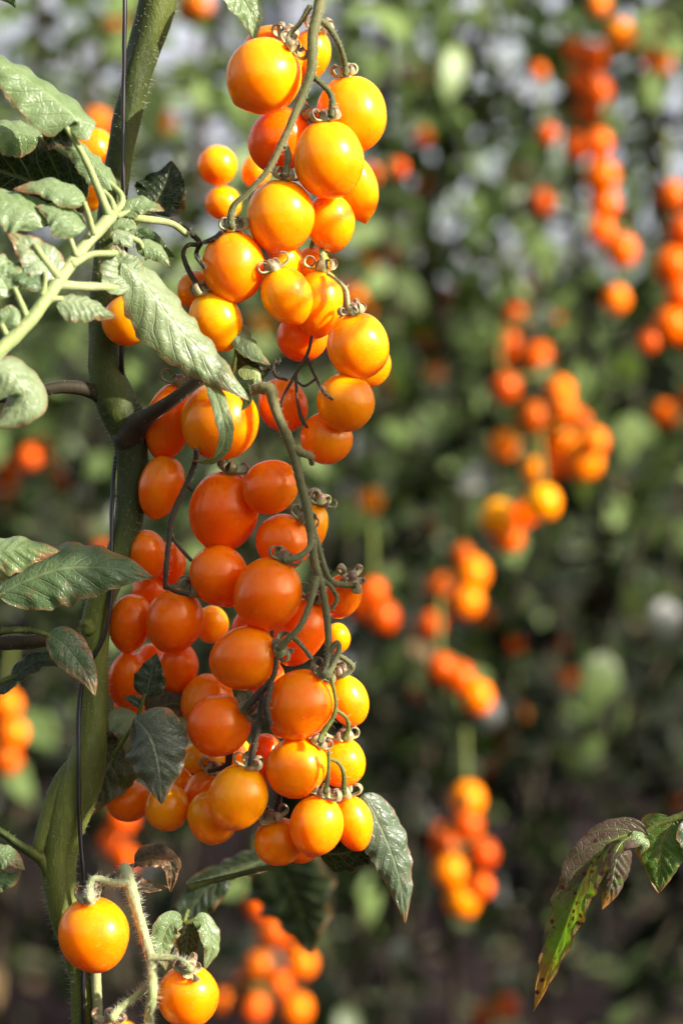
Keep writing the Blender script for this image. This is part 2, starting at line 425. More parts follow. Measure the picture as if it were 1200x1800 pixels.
# ------------------------------------------------------------------ tomatoes of the near vine
# x, y, radius across, radius along, depth, (stem end x, y), tint (ripening plus painted light), shape, calyx, label
T = [
 (463,133,67,68,0,(512,88),.22,'nip','y','glossy orange tomato topmost of the sunlit truss with its tip turned away from the stem'),
 (478,100,56,56,70,(500,70),.62,'round','y','orange tomato peeping over the topmost big tomato of the sunlit truss'),
 (543,98,37,50,100,(560,55),.35,'egg','y','narrow yellow orange tomato mostly hidden behind the thick top of the truss stem'),
 (618,200,62,68,35,(606,128),.18,'round','o','big yellow orange tomato hanging from the outermost pedicel at the top of the truss'),
 (492,246,52,60,80,(535,205),.85,'round','y','deep orange shaded tomato behind the truss stem under the topmost fruit'),
 (578,280,61,69,-30,(572,211),.16,'round','y','round glossy tomato in the middle of the upper truss below a curved pedicel'),
 (627,330,38,62,70,(612,275),.12,'tip','y','yellow pointed tomato half hidden behind the round glossy middle fruit'),
 (493,380,60,66,-10,(502,314),.18,'nip','y','plump tomato with small tip hanging just beneath the fork of the truss stem'),
 (581,391,44,54,50,(575,345),.14,'tip','','pointed yellow tomato tucked below the round middle fruit beside the plump tipped one'),
 (410,468,55,64,-5,(408,404),.42,'round','y','orange tomato under a dark bent pedicel with brown curls lying on its top'),
 (505,521,45,53,-20,(480,470),.04,'egg','y','small yellow tomato leaning over its neighbour with pale sepals at its shoulder'),
 (560,534,43,61,35,(566,474),.16,'egg','o','oval orange tomato behind the small leaning yellow one with two ring curls above'),
 (497,462,38,40,70,(490,430),.05,'round','','yellow tomato glimpsed in the gap under the plump tipped fruit'),
 (548,470,33,38,110,(555,440),.15,'round','','yellow tomato sliver deep in the gap between two hanging fruits of the truss'),
 (380,565,47,55,10,(357,512),.0,'egg','o','bright yellow tomato beside the long pale leaf with ring shaped sepals'),
 (226,562,46,48,45,(262,540),.10,'round','','dull amber shaded tomato in front of the main stem behind pale leaflets'),
 (345,510,34,34,60,(338,480),.55,'round','','orange tomato scrap between the long pale leaf and the fruit with dark pedicel'),
 (531,592,46,44,70,(535,550),.72,'round','','red orange shaded tomato above the bare dried flower stalks'),
 (629,608,55,59,-10,(622,551),.20,'round','o','outermost round tomato of the sunlit bulge with two ring curls on top'),
 (643,638,42,46,50,(610,620),.15,'round','','yellow orange rim of a tomato hidden behind the outermost round one'),
 (608,707,51,52,0,(580,668),.32,'round','','round orange tomato directly beneath the outermost one with tiny dark scratch'),
 (574,770,47,46,45,(560,735),.55,'round','','half shaded orange tomato under the round scratched one'),
 (497,712,42,50,70,(480,672),.72,'round','','shaded red orange tomato behind the knobbly start of the lower truss'),
 (386,740,69,69,25,(386,672),.30,'round','','large orange tomato with a narrow curled leaf hanging across its face'),
 (297,742,43,69,80,(315,676),.75,'egg','y','oval red orange tomato crossed by the dark branch beside the main stem'),
 (283,856,40,58,85,(300,800),.72,'egg','','glossy red orange tomato against the main stem below the branch'),
 (393,900,60,73,20,(405,828),.90,'egg','y','tall egg shaped red orange tomato hanging in shade under the large leaf crossed fruit'),
 (475,856,47,52,20,(520,830),.78,'round','','smooth shaded tomato touching the lower truss stem at its first knuckle'),
 (499,952,51,48,55,(530,915),.75,'round','y','shaded tomato behind the lower truss stem above the star shaped sepals'),
 (545,928,30,46,110,(560,885),.20,'round','y','lit yellow orange tomato edge showing past the outer side of the lower truss stem'),
 (385,1012,52,56,50,(365,960),.82,'tip','','shaded tomato with pointed base under the tall egg shaped one'),
 (471,1044,61,66,-20,(497,984),.80,'round','y','large shaded tomato crowned by big green curled sepals'),
 (258,978,36,48,120,(262,935),.85,'egg','','blurred red orange tomato between the main stem and the thin dark stalk'),
 (229,1096,39,53,100,(240,1045),.86,'egg','','shaded red orange tomato touching the main stem under the tip of the broad leaf'),
 (307,1092,51,58,75,(330,1040),.84,'egg','y','shaded plum shaped tomato next to the one touching the main stem'),
 (601,1048,34,51,45,(616,1018),.74,'round','o','orange tomato behind the outward pointing dried sepals of the lower truss'),
 (527,1112,45,64,60,(552,1055),.88,'egg','y','deep red orange tomato in the dark pocket behind the forked lower truss stem'),
 (430,1158,57,66,-15,(488,1142),.72,'egg','y','sideways lying shaded tomato with brown sepals on its inner end'),
 (526,1240,60,66,-25,(566,1186),.62,'nip','y','round shaded tomato with a small pointed tip below the main fork of the lower truss'),
 (612,1232,36,47,30,(597,1188),.22,'round','y','small bright tomato at the outer edge under a tuft of dried sepals'),
 (224,1194,34,52,150,(235,1145),.88,'round','','blurred shaded tomato beside the main stem behind the small dark leaf'),
 (233,1240,34,32,190,(240,1215),.85,'round','','blurred shaded tomato lowest beside the main stem above the dark hanging leaf'),
 (313,1174,36,48,140,(318,1130),.84,'round','','blurred shaded tomato just past the small dark leaf above the lit gap'),
 (364,1234,46,51,60,(380,1185),.62,'round','','half lit orange tomato partly covered by the sideways one and the dark round one'),
 (385,1275,54,57,10,(432,1248),.86,'round','y','dark red orange round tomato with brown sepals at its shoulder in full shade'),
 (600,1341,43,44,40,(603,1298),.26,'round','y','bright tomato behind the slanting one at the outer edge of the lower truss'),
 (521,1349,54,56,-10,(556,1305),.36,'round','y','bright slanting tomato over the lowest pair of the truss with sepals at its shoulder'),
 (418,1402,53,60,-15,(438,1345),.30,'nip','o','yellow orange tomato with small pointed tip below a dark stalk and golden sepals'),
 (556,1452,48,56,-20,(570,1397),.34,'nip','y','front one of the lowest pair of tomatoes at the bottom of the lower truss'),
 (621,1448,35,51,10,(608,1397),.36,'egg','y','outer one of the lowest pair tucked behind its twin'),
 (490,1480,43,43,35,(478,1440),.50,'round','y','orange tomato half shaded beside the lowest pair of the truss'),
 (530,1492,30,26,90,(530,1468),.80,'round','','red tomato sliver showing under the lowest pair'),
 (373,1438,44,50,40,(360,1395),.40,'round','','orange tomato tucked behind the yellow one with pointed tip'),
 (352,1395,30,46,75,(372,1355),.75,'round','o','dull shaded tomato with thin curled sepals behind the tipped yellow one'),
 (294,1420,40,43,95,(300,1380),.32,'round','','bright tomato peeking below the tip of the dark hanging leaf'),
 (225,1408,40,36,170,(230,1375),.66,'round','','blurred orange tomato base showing under the brown shaded leaf'),
 (357,1332,38,30,140,(357,1300),.0,'round','','brilliant yellow tomato glimpsed under the dark round one'),
 (312,1385,30,40,150,(315,1350),.4,'round','','orange tomato partly behind the hanging dark leaf above the peeking bright one'),
 (466,1330,32,42,80,(470,1290),.88,'round','','red shaded tomato wedged between the slanting bright one and the tipped yellow one'),
 (372,1098,30,36,250,(372,1070),.25,'round','','blurred golden tomato shining between two shaded fruits'),
 (592,1122,24,30,150,(592,1100),.15,'round','','blurred yellow tomato edge outside the fork of the lower truss'),
 (470,1195,30,40,120,(480,1165),.9,'round','','red shaded tomato in the gap behind the sideways lying one'),
 (268,1172,32,42,190,(268,1130),.88,'egg','','blurred red tomato between two shaded ones directly behind the small dark leaf'),
 (300,990,28,38,190,(300,950),.85,'round','','blurred tomato behind the thin dark stalk beside the pointed base one'),
 (262,1040,30,34,200,(262,1010),.88,'round','','blurred tomato wedged above the plum shaped shaded one near the main stem'),
 (440,1110,34,40,130,(440,1070),.9,'round','','red tomato sliver between the big sepal crowned one and the sideways lying one'),
 (408,1330,34,40,150,(408,1290),.1,'round','','yellow glow of a tomato behind the stalk under the dark round one'),
 (165,1645,64,68,-30,(158,1580),.48,'egg','b','large glossy tomato with pale ring sepals on the hairy lowest truss'),
 (330,1752,55,58,-20,(335,1704),.52,'round','b','orange tomato with brown star sepals facing out on the hairy lowest truss'),
 (202,1840,52,52,-20,(196,1790),.30,'round','b','tomato cut by the lower edge under the hairy stalk with brown sepals'),
 (160,268,44,46,420,(170,220),.50,'round','','blurred orange tomato between the leaf stalks and the main stem near the top'),
 (150,330,42,42,330,(150,290),.12,'round','','blurred golden tomato glowing behind the upper leaf stalk'),
 (382,290,35,35,480,(382,258),.15,'round','','blurred round golden tomato upper of the two behind the sunlit truss'),
 (392,357,32,31,500,(392,330),.18,'round','','blurred round golden tomato lower of the two behind the sunlit truss'),
 (450,302,26,30,500,(450,275),.3,'round','','blurred orange tomato showing past the shaded fruit behind the truss stem'),
]
n = len(T); TD = [float(t[4]) for t in T]
for it in range(400):
    moved = False
    for i in range(n):
        for j in range(i + 1, n):
            dx = T[i][0] - T[j][0]; dy = T[i][1] - T[j][1]
            R = ((T[i][2] + T[i][3]) + (T[j][2] + T[j][3])) / 2 * .93
            d2 = dx * dx + dy * dy
            if d2 >= R * R: continue
            need = math.sqrt(R * R - d2); k, l = (i, j) if TD[i] > TD[j] or (TD[i] == TD[j] and T[i][4] >= T[j][4]) else (j, i)
            gap = TD[k] - TD[l]
            if gap < need - .5:
                TD[k] += (need - gap) * .6 + .2; moved = True
    if not moved: break

def surf(x, y, margin):
    """depth just in front of every tomato that covers (x, y)"""
    best = 1e9
    for t, d in zip(T, TD):
        r = (t[2] + t[3]) / 2 + margin * .6
        q = (t[0] - x) ** 2 + (t[1] - y) ** 2
        if q < r * r: best = min(best, d - math.sqrt(r * r - q) - margin * .5)
    return best

SUNLIT_CAL = (.42, .40, .18, 1); SHADE_CAL = (.16, .18, .05, 1)  # sunlight and shade painted into the sepal tints
tomato_roots = []
for i, (t, d) in enumerate(zip(T, TD)):
    x, y, rp, ra, _, (sx, sy), rp_t, shape, cal, label = t
    s = depth_scale(d); c = P(x, y, d)
    vx, vz = (sx - x), (y - sy); m = math.hypot(vx, vz); k = min(m / max(ra, 1), .985)
    up = Vector((vx / m * k, -math.sqrt(1 - k * k), vz / m * k)).normalized()   # towards the stem end
    root = empty('tomato', c)
    tag(root, label, 'tomato', 'cherry tomatoes on the near vine')
    tomato_roots.append(root)
    q = up.to_track_quat('Z', 'Y').to_matrix().to_4x4() @ Matrix.Rotation(random.random() * 6.28, 4, 'Z')
    f = bpy.data.objects.new('fruit', FRUITS[shape]); COL.objects.link(f); f.parent = root
    f.matrix_basis = q @ Matrix.Diagonal((rp * s * random.uniform(.96, 1.02), rp * s, ra * s, 1))
    f.color = ripe_lit_tint(rp_t)
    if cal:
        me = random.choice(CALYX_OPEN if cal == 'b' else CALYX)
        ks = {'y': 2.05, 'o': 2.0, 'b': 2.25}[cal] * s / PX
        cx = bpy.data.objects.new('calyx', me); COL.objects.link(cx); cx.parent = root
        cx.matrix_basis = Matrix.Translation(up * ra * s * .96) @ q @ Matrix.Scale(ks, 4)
        cx.color = SUNLIT_CAL if (y < 700 or cal in 'ob' or y > 1300) else SHADE_CAL

# ------------------------------------------------------------------ main vine
vine = empty('tomato_plant', P(150, 900, 60).xy.to_3d())
tag(vine, 'near tomato vine with thick green main stem, pale upper leaves and three fruiting trusses', 'plant')

def spath(pts, push=False):
    """[(x, y, d, radius px)] -> world points, radii; push moves the path in front of the fruit it crosses"""
    o, r = [], []
    for x, y, d, rad in pts:
        if push: d = min(d, surf(x, y, rad * 2))
        o.append(P(x, y, d)); r.append(rad * depth_scale(d))
    return o, r

mb = MB()
main = [(330,-700,95,30),(300,-160,100,36),(277,0,105,33),(252,90,108,28),(234,165,110,25),(217,240,112,24),(205,310,114,24),(195,400,116,25),(187,500,118,26),(183,580,120,27),(186,650,120,30),
        (203,705,120,36),(225,755,120,33),(233,810,118,28),(230,880,112,26),(218,950,108,24),(192,1015,106,24),(170,1080,106,25),(166,1160,106,25),(166,1240,104,26),(160,1310,100,30),(140,1380,98,38),(115,1450,94,34),(103,1520,90,30),(112,1600,90,28),(138,1690,92,24),(148,1800,94,22),(150,2300,100,24),(155,4900,120,26)]
p, r = spath(main); tube(mb, p, r, res=24, n=240, hair=70, hair_len=.0023, wob=.16)
# old leaf scar
tube(mb, [P(154,1095,88), P(153,1108,80), P(151,1112,76)], [a * PX for a in (15, 13, 9)], res=12, n=8, wob=.5)
mb.build('stem', M_STEM, vine, P(180, 900, 70))
def shoot(name, pts, mat, hair=0, res=12, push=False, hl=.0013, wob=.15):
    mb = MB(); p, r = spath(pts, push); tube(mb, p, r, res=res, hair=hair, hair_len=hl, wob=wob)
    return mb.build(name, mat, vine, p[0])
shoot('side_shoot', [(222,775,112,28),(243,744,80,20),(270,724,20,13),(308,700,-10,11.5),(345,672,-32,11),(372,650,-45,11)], M_DARK, 6)  # dark stem colour stands in for shade on this shoot
shoot('side_shoot', [(215,730,120,26),(180,698,112,17),(150,684,100,13),(100,680,84,12),(40,695,66,11),(-60,700,50,10)], M_DARK, 6)  # shade on this branch is put into its darker colour
shoot('side_shoot', [(100,1545,88,22),(75,1510,76,13),(40,1490,60,8),(0,1462,60,7),(-60,1430,60,7)], M_STEM, 6)
shoot('side_shoot', [(160,1330,98,22),(110,1370,88,16),(82,1440,80,14),(66,1500,70,10)], M_STEM, 6)
shoot('side_shoot', [(-60,1134,40,13),(0,1131,42,13),(50,1128,46,13),(92,1126,52,11),(150,1140,70,8)], M_DARK, 6)
shoot('side_shoot', [(165,1600,74,10),(168,1700,72,9),(172,1810,74,9),(176,2100,80,9)], M_RACH, 6)

# ---- trusses (fruit stems)
def truss(paths, mat, res=12, hair=14, push=True, hl=.0013):
    mb = MB()
    for pts in paths:
        if push:
            # densify, push in front of the fruit, smooth the depths
            q = catmull(pts, max(len(pts) * 5, 10))
            q0 = q.copy()
            for a in q: a[2] = min(a[2], surf(a[0], a[1], a[3] * 2))
            for _ in range(3):
                z = q[:, 2].copy(); z[1:-1] = (z[:-2] + z[1:-1] * 2 + z[2:]) / 4; q[:, 2] = np.minimum(q[:, 2], z) * .5 + z * .5
            pts = [tuple(a) for a in q]
        p, r = spath(pts); tube(mb, p, [q * .80 for q in r], res=res, hair=hair * 2.2, hair_len=hl, wob=.16, n=max(24, len(pts) * 3))
    return mb.build('truss_stem', mat, vine, P(paths[0][0][0], paths[0][0][1], 0))

truss([[(585,-420,30,12),(575,-120,0,12),(562,0,-10,12),(550,60,-25,12),(546,125,-40,11),(520,195,-50,9),(498,245,-50,8),(470,300,-50,7),(435,338,-45,6),(413,358,-40,7),(406,380,-38,8),(408,400,-60,8)],
       [(556,30,-15,8),(578,48,-12,7),(597,80,-10,6),(607,118,10,7),(606,132,10,6)],
       [(546,130,-35,8),(566,148,-40,6),(583,170,-45,7),(582,205,-50,8)],
       [(497,245,-40,7),(506,270,-45,7),(502,308,-52,8)],
       [(545,10,-10,7),(527,40,-5,5),(508,62,0,6),(508,84,-20,6)]], M_TRUSS, hair=26)
truss([[(440,345,60,6),(450,400,60,6),(462,440,40,6),(472,455,10,5),(480,466,-6,5)]], M_RACH, hair=18, push=False)
truss([[(560,400,100,5),(564,430,60,6),(568,455,40,7),(567,476,30,7)],[(560,400,100,4),(548,430,100,5),(548,450,100,5)]], M_RACH, hair=18, push=False)
truss([[(575,480,20,4),(592,492,0,4),(608,510,-10,5),(612,535,-25,5),(620,552,-40,6)]], M_RACH, hair=18)
truss([[(300,386,30,7),(330,405,25,6),(352,428,20,6),(332,430,10,5),(322,445,10,5),(330,472,5,6),(345,498,-5,6),(352,512,-15,5)],
       [(352,428,20,5),(345,448,25,5),(360,470,30,5)],[(360,425,18,5),(378,418,20,6),(392,405,10,5),(403,400,-20,6)]], M_DARK, hair=10)
truss([[(548,590,20,3),(540,622,10,4),(515,665,5,4),(497,700,10,3),(492,725,20,3)],
       [(538,625,10,4),(553,660,5,3),(570,690,0,4),(585,702,10,3)],
       [(520,660,5,4),(522,700,0,3),(530,735,-5,5),(540,752,-6,3)],
       [(505,668,5,3),(485,660,5,4),(480,640,0,3),(494,635,0,2)],
       [(556,665,5,3),(535,678,0,3),(520,668,5,2)]], M_DARK, hair=8)
truss([[(436,690,-10,9),(452,683,-25,13),(474,684,-35,14),(480,705,-40,12),(490,735,-40,11),(514,790,-40,12),(526,840,-40,10),(540,895,-40,11),(548,945,-40,10),(553,990,-38,10),(565,1030,-38,8),(575,1090,-38,8),(577,1150,-38,7),(572,1185,-60,7)],
       [(514,790,-40,12),(530,796,-42,9),(545,802,-30,8),(548,815,-10,6)],
       [(546,938,-45,8),(544,962,-60,7),(522,980,-75,7),(497,985,-85,8)],
       [(556,1015,-42,9),(545,1060,-60,7),(528,1100,-70,7),(510,1120,-80,7),(488,1142,-80,8)],
       [(512,1118,-78,5),(530,1135,-55,5),(548,1158,-50,5)],
       [(550,930,-36,7),(562,970,-30,7),(575,1010,-30,6),(590,1026,-20,7),(630,1030,-14,6)],
       [(560,1015,-30,6),(580,1030,-30,5),(592,1052,-25,5),(582,1072,-20,5)],
       [(576,1150,-38,7),(592,1130,-40,6),(595,1145,-40,6),(580,1180,-60,7),(568,1188,-85,7)],
       [(590,1150,-30,5),(608,1160,-25,6),(620,1175,-20,5),(600,1190,-20,5)]], M_TRUSS, hair=20)
truss([[(486,1155,-60,5),(480,1190,-60,6),(455,1220,-55,9),(432,1245,-50,8)],
       [(462,1222,-50,7),(455,1270,-60,7),(447,1310,-60,7),(439,1345,-60,7)],
       [(478,1200,-45,6),(468,1240,-30,8),(474,1275,-20,7)],
       ], M_DARK, hair=8)
truss([[(345,790,60,6),(342,815,40,6),(328,850,30,6),(304,905,25,7),(297,950,25,6),(292,1000,25,6),(290,1035,30,5)],
       [(298,940,25,4),(318,965,30,4),(336,985,40,4)],[(325,852,28,4),(340,862,30,5)],
       [(290,1030,30,5),(310,1040,20,5),(332,1045,10,6)]], M_DARK, hair=8)
truss([[(430,1290,100,6),(405,1320,80,8),(400,1345,72,7),(378,1354,66,5),(366,1356,66,5)]], M_DARK, hair=8, push=False)
truss([[(500,1370,70,5),(492,1400,50,6),(488,1420,40,8),(479,1440,32,7)]], M_DARK, hair=8, push=False)
truss([[(582,1190,-60,4),(590,1235,-55,4),(585,1262,-50,5),(570,1285,-60,6),(560,1305,-70,6)],
       [(590,1248,-50,4),(608,1262,-40,4),(612,1280,-30,5),(604,1300,-25,6)],
       [(578,1320,-60,4),(577,1360,-60,4),(571,1395,-70,6)],
       [(578,1334,-58,4),(595,1342,-50,4),(604,1362,-45,5),(604,1396,-35,7)]], M_STEM, hair=10)
# lowest, hairy truss
truss([[(218,1524,-8,10),(222,1532,-18,14),(226,1548,-25,14),(238,1590,-25,12),(252,1640,-25,11),(266,1690,-25,12),(268,1740,-25,11),(262,1800,-25,12),(262,1900,-20,12)],
       [(226,1552,-30,10),(200,1552,-35,8),(175,1545,-38,7),(160,1550,-40,8),(157,1582,-35,10)],
       [(262,1684,-30,9),(290,1684,-35,8),(318,1690,-42,8),(336,1706,-60,9)],
       [(266,1730,-30,10),(240,1752,-38,8),(212,1772,-42,8),(196,1792,-45,10)]], M_RACH, hair=60, hl=.0026)

# ------------------------------------------------------------------ leaves of the near vine
LIT = (.185, .25, .12); LIT2 = (.24, .29, .17); MIDG = (.07, .12, .045); DK = (.024, .04, .02); DK2 = (.014, .026, .007)  # LIT tints paint sunlight into the leaf colour, DK tints paint shade
def leaf(stalks, blades, smat=M_RACH, parent=vine, label=None, hair=8):
    mb = MB()
    for s in stalks:
        p, r = spath(s); tube(mb, p, r, res=10, hair=hair, wob=.15)
    o = mb.build('leaf', smat, parent, P(*stalks[0][0][:3]))
    if label: o['label'] = label
    for k, b in enumerate(blades):
        mid, W, nrm, col, brown = b[:5]; kw = b[5] if len(b) > 5 else {}
        m2 = MB(); dm = sum(q[2] for q in mid) / len(mid)
        kw = dict(kw); lm = M_SPOT if kw.pop('spot', False) else M_LEAF
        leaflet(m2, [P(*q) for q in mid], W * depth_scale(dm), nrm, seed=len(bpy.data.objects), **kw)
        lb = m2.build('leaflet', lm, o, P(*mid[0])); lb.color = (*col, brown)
    return o
SUNN = (.35, -.85, .35)
# big compound leaf reaching in from the side, a little nearer the lens
leaf([[(-80,690,-330,13),(0,615,-300,13),(55,560,-270,12),(105,490,-230,12),(150,430,-190,11),(190,385,-150,11),(205,376,-120,9),(250,384,-60,7),(300,392,-10,6),(330,412,10,6)],
      [(192,380,-150,9),(172,330,-160,7),(145,270,-175,6),(115,222,-190,5)],
      [(203,378,-140,7),(195,350,-130,5),(180,335,-120,5)],
      [(203,372,-130,7),(215,350,-120,6),(190,320,-110,5),(70,240,-80,4)],
      [(165,412,-200,6),(158,385,-205,5),(148,355,-210,5)],
      [(135,450,-215,6),(125,425,-218,5),(118,400,-220,5)],
      [(105,490,-235,9),(85,465,-240,7),(60,430,-245,6)],
      [(125,465,-220,8),(160,447,-200,6),(205,445,-170,6)],
      [(100,500,-235,9),(150,503,-200,8),(215,506,-158,7),(245,512,-138,6),(285,545,-124,3)],
      [(75,535,-250,8),(90,525,-245,6),(110,525,-235,5)],
      [(50,565,-270,8),(40,540,-272,6),(25,505,-275,5)],
      [(20,600,-290,8),(10,585,-290,6),(2,570,-290,5)],
      [(75,520,-255,7),(78,505,-255,5),(80,480,-255,4)],
      [(205,380,-130,6),(225,372,-120,4),(240,368,-115,4)],
      [(225,415,-130,5),(245,425,-120,5),(250,436,-115,4)]],
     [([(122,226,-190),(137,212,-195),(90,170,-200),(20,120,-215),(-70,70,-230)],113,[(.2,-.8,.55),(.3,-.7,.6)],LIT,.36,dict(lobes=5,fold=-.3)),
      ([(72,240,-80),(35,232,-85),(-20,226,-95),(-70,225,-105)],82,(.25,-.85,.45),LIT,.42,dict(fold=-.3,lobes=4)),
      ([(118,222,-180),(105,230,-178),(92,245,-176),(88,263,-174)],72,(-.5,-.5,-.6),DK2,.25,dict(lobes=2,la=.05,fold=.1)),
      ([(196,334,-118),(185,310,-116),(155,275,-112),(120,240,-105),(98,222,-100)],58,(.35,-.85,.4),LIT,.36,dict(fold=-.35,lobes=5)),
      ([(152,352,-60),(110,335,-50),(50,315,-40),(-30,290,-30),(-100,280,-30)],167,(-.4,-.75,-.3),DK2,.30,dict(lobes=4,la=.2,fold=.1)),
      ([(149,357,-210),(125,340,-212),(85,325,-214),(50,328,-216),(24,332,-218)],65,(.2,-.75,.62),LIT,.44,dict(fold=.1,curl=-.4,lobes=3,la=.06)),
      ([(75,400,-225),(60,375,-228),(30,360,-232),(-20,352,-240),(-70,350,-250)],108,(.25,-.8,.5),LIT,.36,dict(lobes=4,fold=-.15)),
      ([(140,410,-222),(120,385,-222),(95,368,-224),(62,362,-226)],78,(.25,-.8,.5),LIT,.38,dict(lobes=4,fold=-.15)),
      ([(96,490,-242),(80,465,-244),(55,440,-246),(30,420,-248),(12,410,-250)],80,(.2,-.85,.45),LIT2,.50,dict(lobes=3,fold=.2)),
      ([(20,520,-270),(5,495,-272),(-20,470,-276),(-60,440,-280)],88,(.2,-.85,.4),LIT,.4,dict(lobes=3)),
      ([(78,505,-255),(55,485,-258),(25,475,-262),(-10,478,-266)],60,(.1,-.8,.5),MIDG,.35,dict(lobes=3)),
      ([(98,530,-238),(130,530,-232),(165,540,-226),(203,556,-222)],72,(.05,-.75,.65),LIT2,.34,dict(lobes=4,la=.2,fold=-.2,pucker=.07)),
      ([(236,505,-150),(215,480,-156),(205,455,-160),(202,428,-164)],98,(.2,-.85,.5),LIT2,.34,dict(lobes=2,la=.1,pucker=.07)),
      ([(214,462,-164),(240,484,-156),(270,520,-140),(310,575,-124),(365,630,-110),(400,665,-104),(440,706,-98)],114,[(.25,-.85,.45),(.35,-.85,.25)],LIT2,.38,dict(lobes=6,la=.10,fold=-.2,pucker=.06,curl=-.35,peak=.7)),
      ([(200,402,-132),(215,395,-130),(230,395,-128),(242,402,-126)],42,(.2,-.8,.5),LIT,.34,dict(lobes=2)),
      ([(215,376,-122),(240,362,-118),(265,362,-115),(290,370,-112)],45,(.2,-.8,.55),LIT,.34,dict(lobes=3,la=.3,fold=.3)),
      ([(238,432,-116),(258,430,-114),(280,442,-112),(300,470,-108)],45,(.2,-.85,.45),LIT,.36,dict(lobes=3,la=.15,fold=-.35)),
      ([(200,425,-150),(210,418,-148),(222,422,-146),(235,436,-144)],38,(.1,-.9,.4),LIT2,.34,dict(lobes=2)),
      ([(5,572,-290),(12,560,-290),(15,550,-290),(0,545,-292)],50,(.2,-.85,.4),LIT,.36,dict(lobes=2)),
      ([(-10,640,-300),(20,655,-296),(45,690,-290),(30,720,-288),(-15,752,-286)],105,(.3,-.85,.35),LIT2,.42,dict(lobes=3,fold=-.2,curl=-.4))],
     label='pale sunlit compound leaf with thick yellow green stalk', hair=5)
leaf([[(195,420,64,5),(230,400,70,4),(262,365,74,4)]],
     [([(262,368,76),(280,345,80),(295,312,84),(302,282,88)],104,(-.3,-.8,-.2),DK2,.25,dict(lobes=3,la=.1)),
      ([(240,405,66),(265,425,64),(285,440,62),(308,452,60)],40,(.1,-.9,.1),MIDG,.25,dict(lobes=3))], M_STEM)
# leaves by the branch, curled strip over the large fruit
leaf([[(372,650,-45,5),(362,648,-60,4),(352,650,-66,4)]],
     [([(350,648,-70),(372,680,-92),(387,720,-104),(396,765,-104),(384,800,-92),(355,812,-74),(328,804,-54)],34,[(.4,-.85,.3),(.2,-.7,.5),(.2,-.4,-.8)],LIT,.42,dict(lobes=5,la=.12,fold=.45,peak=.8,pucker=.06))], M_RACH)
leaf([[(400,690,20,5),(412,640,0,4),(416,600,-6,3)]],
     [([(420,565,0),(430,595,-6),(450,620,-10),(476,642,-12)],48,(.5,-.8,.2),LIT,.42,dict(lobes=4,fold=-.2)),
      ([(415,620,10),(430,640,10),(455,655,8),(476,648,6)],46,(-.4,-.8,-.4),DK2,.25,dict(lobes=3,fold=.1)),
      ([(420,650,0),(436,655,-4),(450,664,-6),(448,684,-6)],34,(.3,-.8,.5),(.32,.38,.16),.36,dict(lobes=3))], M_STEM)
leaf([[(375,640,-40,5),(395,665,-55,4),(410,690,-60,4)]],
     [([(418,672,-58),(430,690,-60),(434,705,-60),(424,722,-58)],28,(-.3,-.85,-.3),MIDG,.25,dict(lobes=2))], M_STEM)
# broad leaf pair
leaf([[(-90,1080,-80,8),(-30,1060,-70,7),(8,1042,-60,6)],[(-60,1020,-90,6),(-30,1000,-92,5)]],
     [([(-4,1046,-60),(50,1020,-62),(110,1000,-62),(180,998,-58),(230,1005,-52),(270,1016,-46)],128,[(.15,-.85,.5),(0,-.95,.3)],(.10,.15,.075),.38,dict(lobes=5,la=.09,fold=-.12,pucker=.045,curl=-.25,peak=.74)),
      ([(-50,1000,-92),(-10,975,-94),(45,965,-94),(106,968,-92)],92,(.2,-.8,.55),LIT,.44,dict(lobes=3,la=.05,fold=-.2,pucker=.05))], M_STEM,
     label='broad grey green leaf pair reaching to the main stem')
leaf([[(-50,1118,-10,6),(20,1108,-14,6),(60,1110,-18,5),(88,1118,-24,4)]],
     [([(84,1116,-26),(110,1130,-30),(135,1160,-32),(155,1190,-32),(168,1224,-30)],70,[(.1,-.9,.35),(.3,-.9,.1)],(.07,.12,.055),.58,dict(lobes=2,la=.05,fold=.15))], M_STEM)
leaf([[(-50,1225,60,5),(0,1200,50,5),(40,1185,45,4)]],
     [([(20,1192,46),(60,1165,40),(90,1160,36),(125,1178,34)],44,(0,-.8,.5),DK,.3,dict(lobes=3,la=.25)),
      ([(30,1190,46),(10,1205,44),(-10,1215,44),(-40,1222,44)],30,(0,-.8,.5),DK,.3,dict(lobes=3,la=.25))], M_STEM)
leaf([[(200,1330,70,5),(225,1290,30,4),(245,1262,-5,4)]],
     [([(236,1262,-8),(265,1295,-30),(280,1350,-36),(284,1414,-30)],122,[(-.2,-.97,.0),(.2,-.9,.3)],(.085,.10,.075),.34,dict(lobes=4,la=.08,fold=-.12,pucker=.05,peak=.66))], M_STEM,
     label='dark dull leaf hanging tip down with a sunlit tip')
leaf([[(240,1300,60,4),(245,1255,50,4),(254,1220,40,3)]],
     [([(256,1226,40),(264,1195,36),(270,1170,34),(276,1148,34)],62,(-.1,-.95,.1),DK,.3,dict(lobes=3,la=.15)),
      ([(248,1242,46),(238,1232,44),(228,1228,44),(216,1228,44)],20,(-.1,-.95,.1),DK,.3,dict(lobes=2))], M_STEM)
leaf([[(190,1290,90,6),(230,1300,110,5),(280,1260,130,5)]],
     [([(225,1290,112),(200,1330,110),(170,1390,108),(150,1440,104)],120,(.1,-.95,.1),(.06,.06,.025),.44,dict(lobes=3,la=.15)),
      ([(260,1260,130),(290,1240,130),(320,1240,130),(350,1262,130)],80,(.1,-.8,.4),(.07,.05,.03),.5,dict(lobes=3,la=.15)),
      ([(198,1290,100),(215,1270,100),(228,1300,100),(222,1330,100)],60,(.3,-.85,.3),LIT2,.34,dict(lobes=2))], M_DARK)
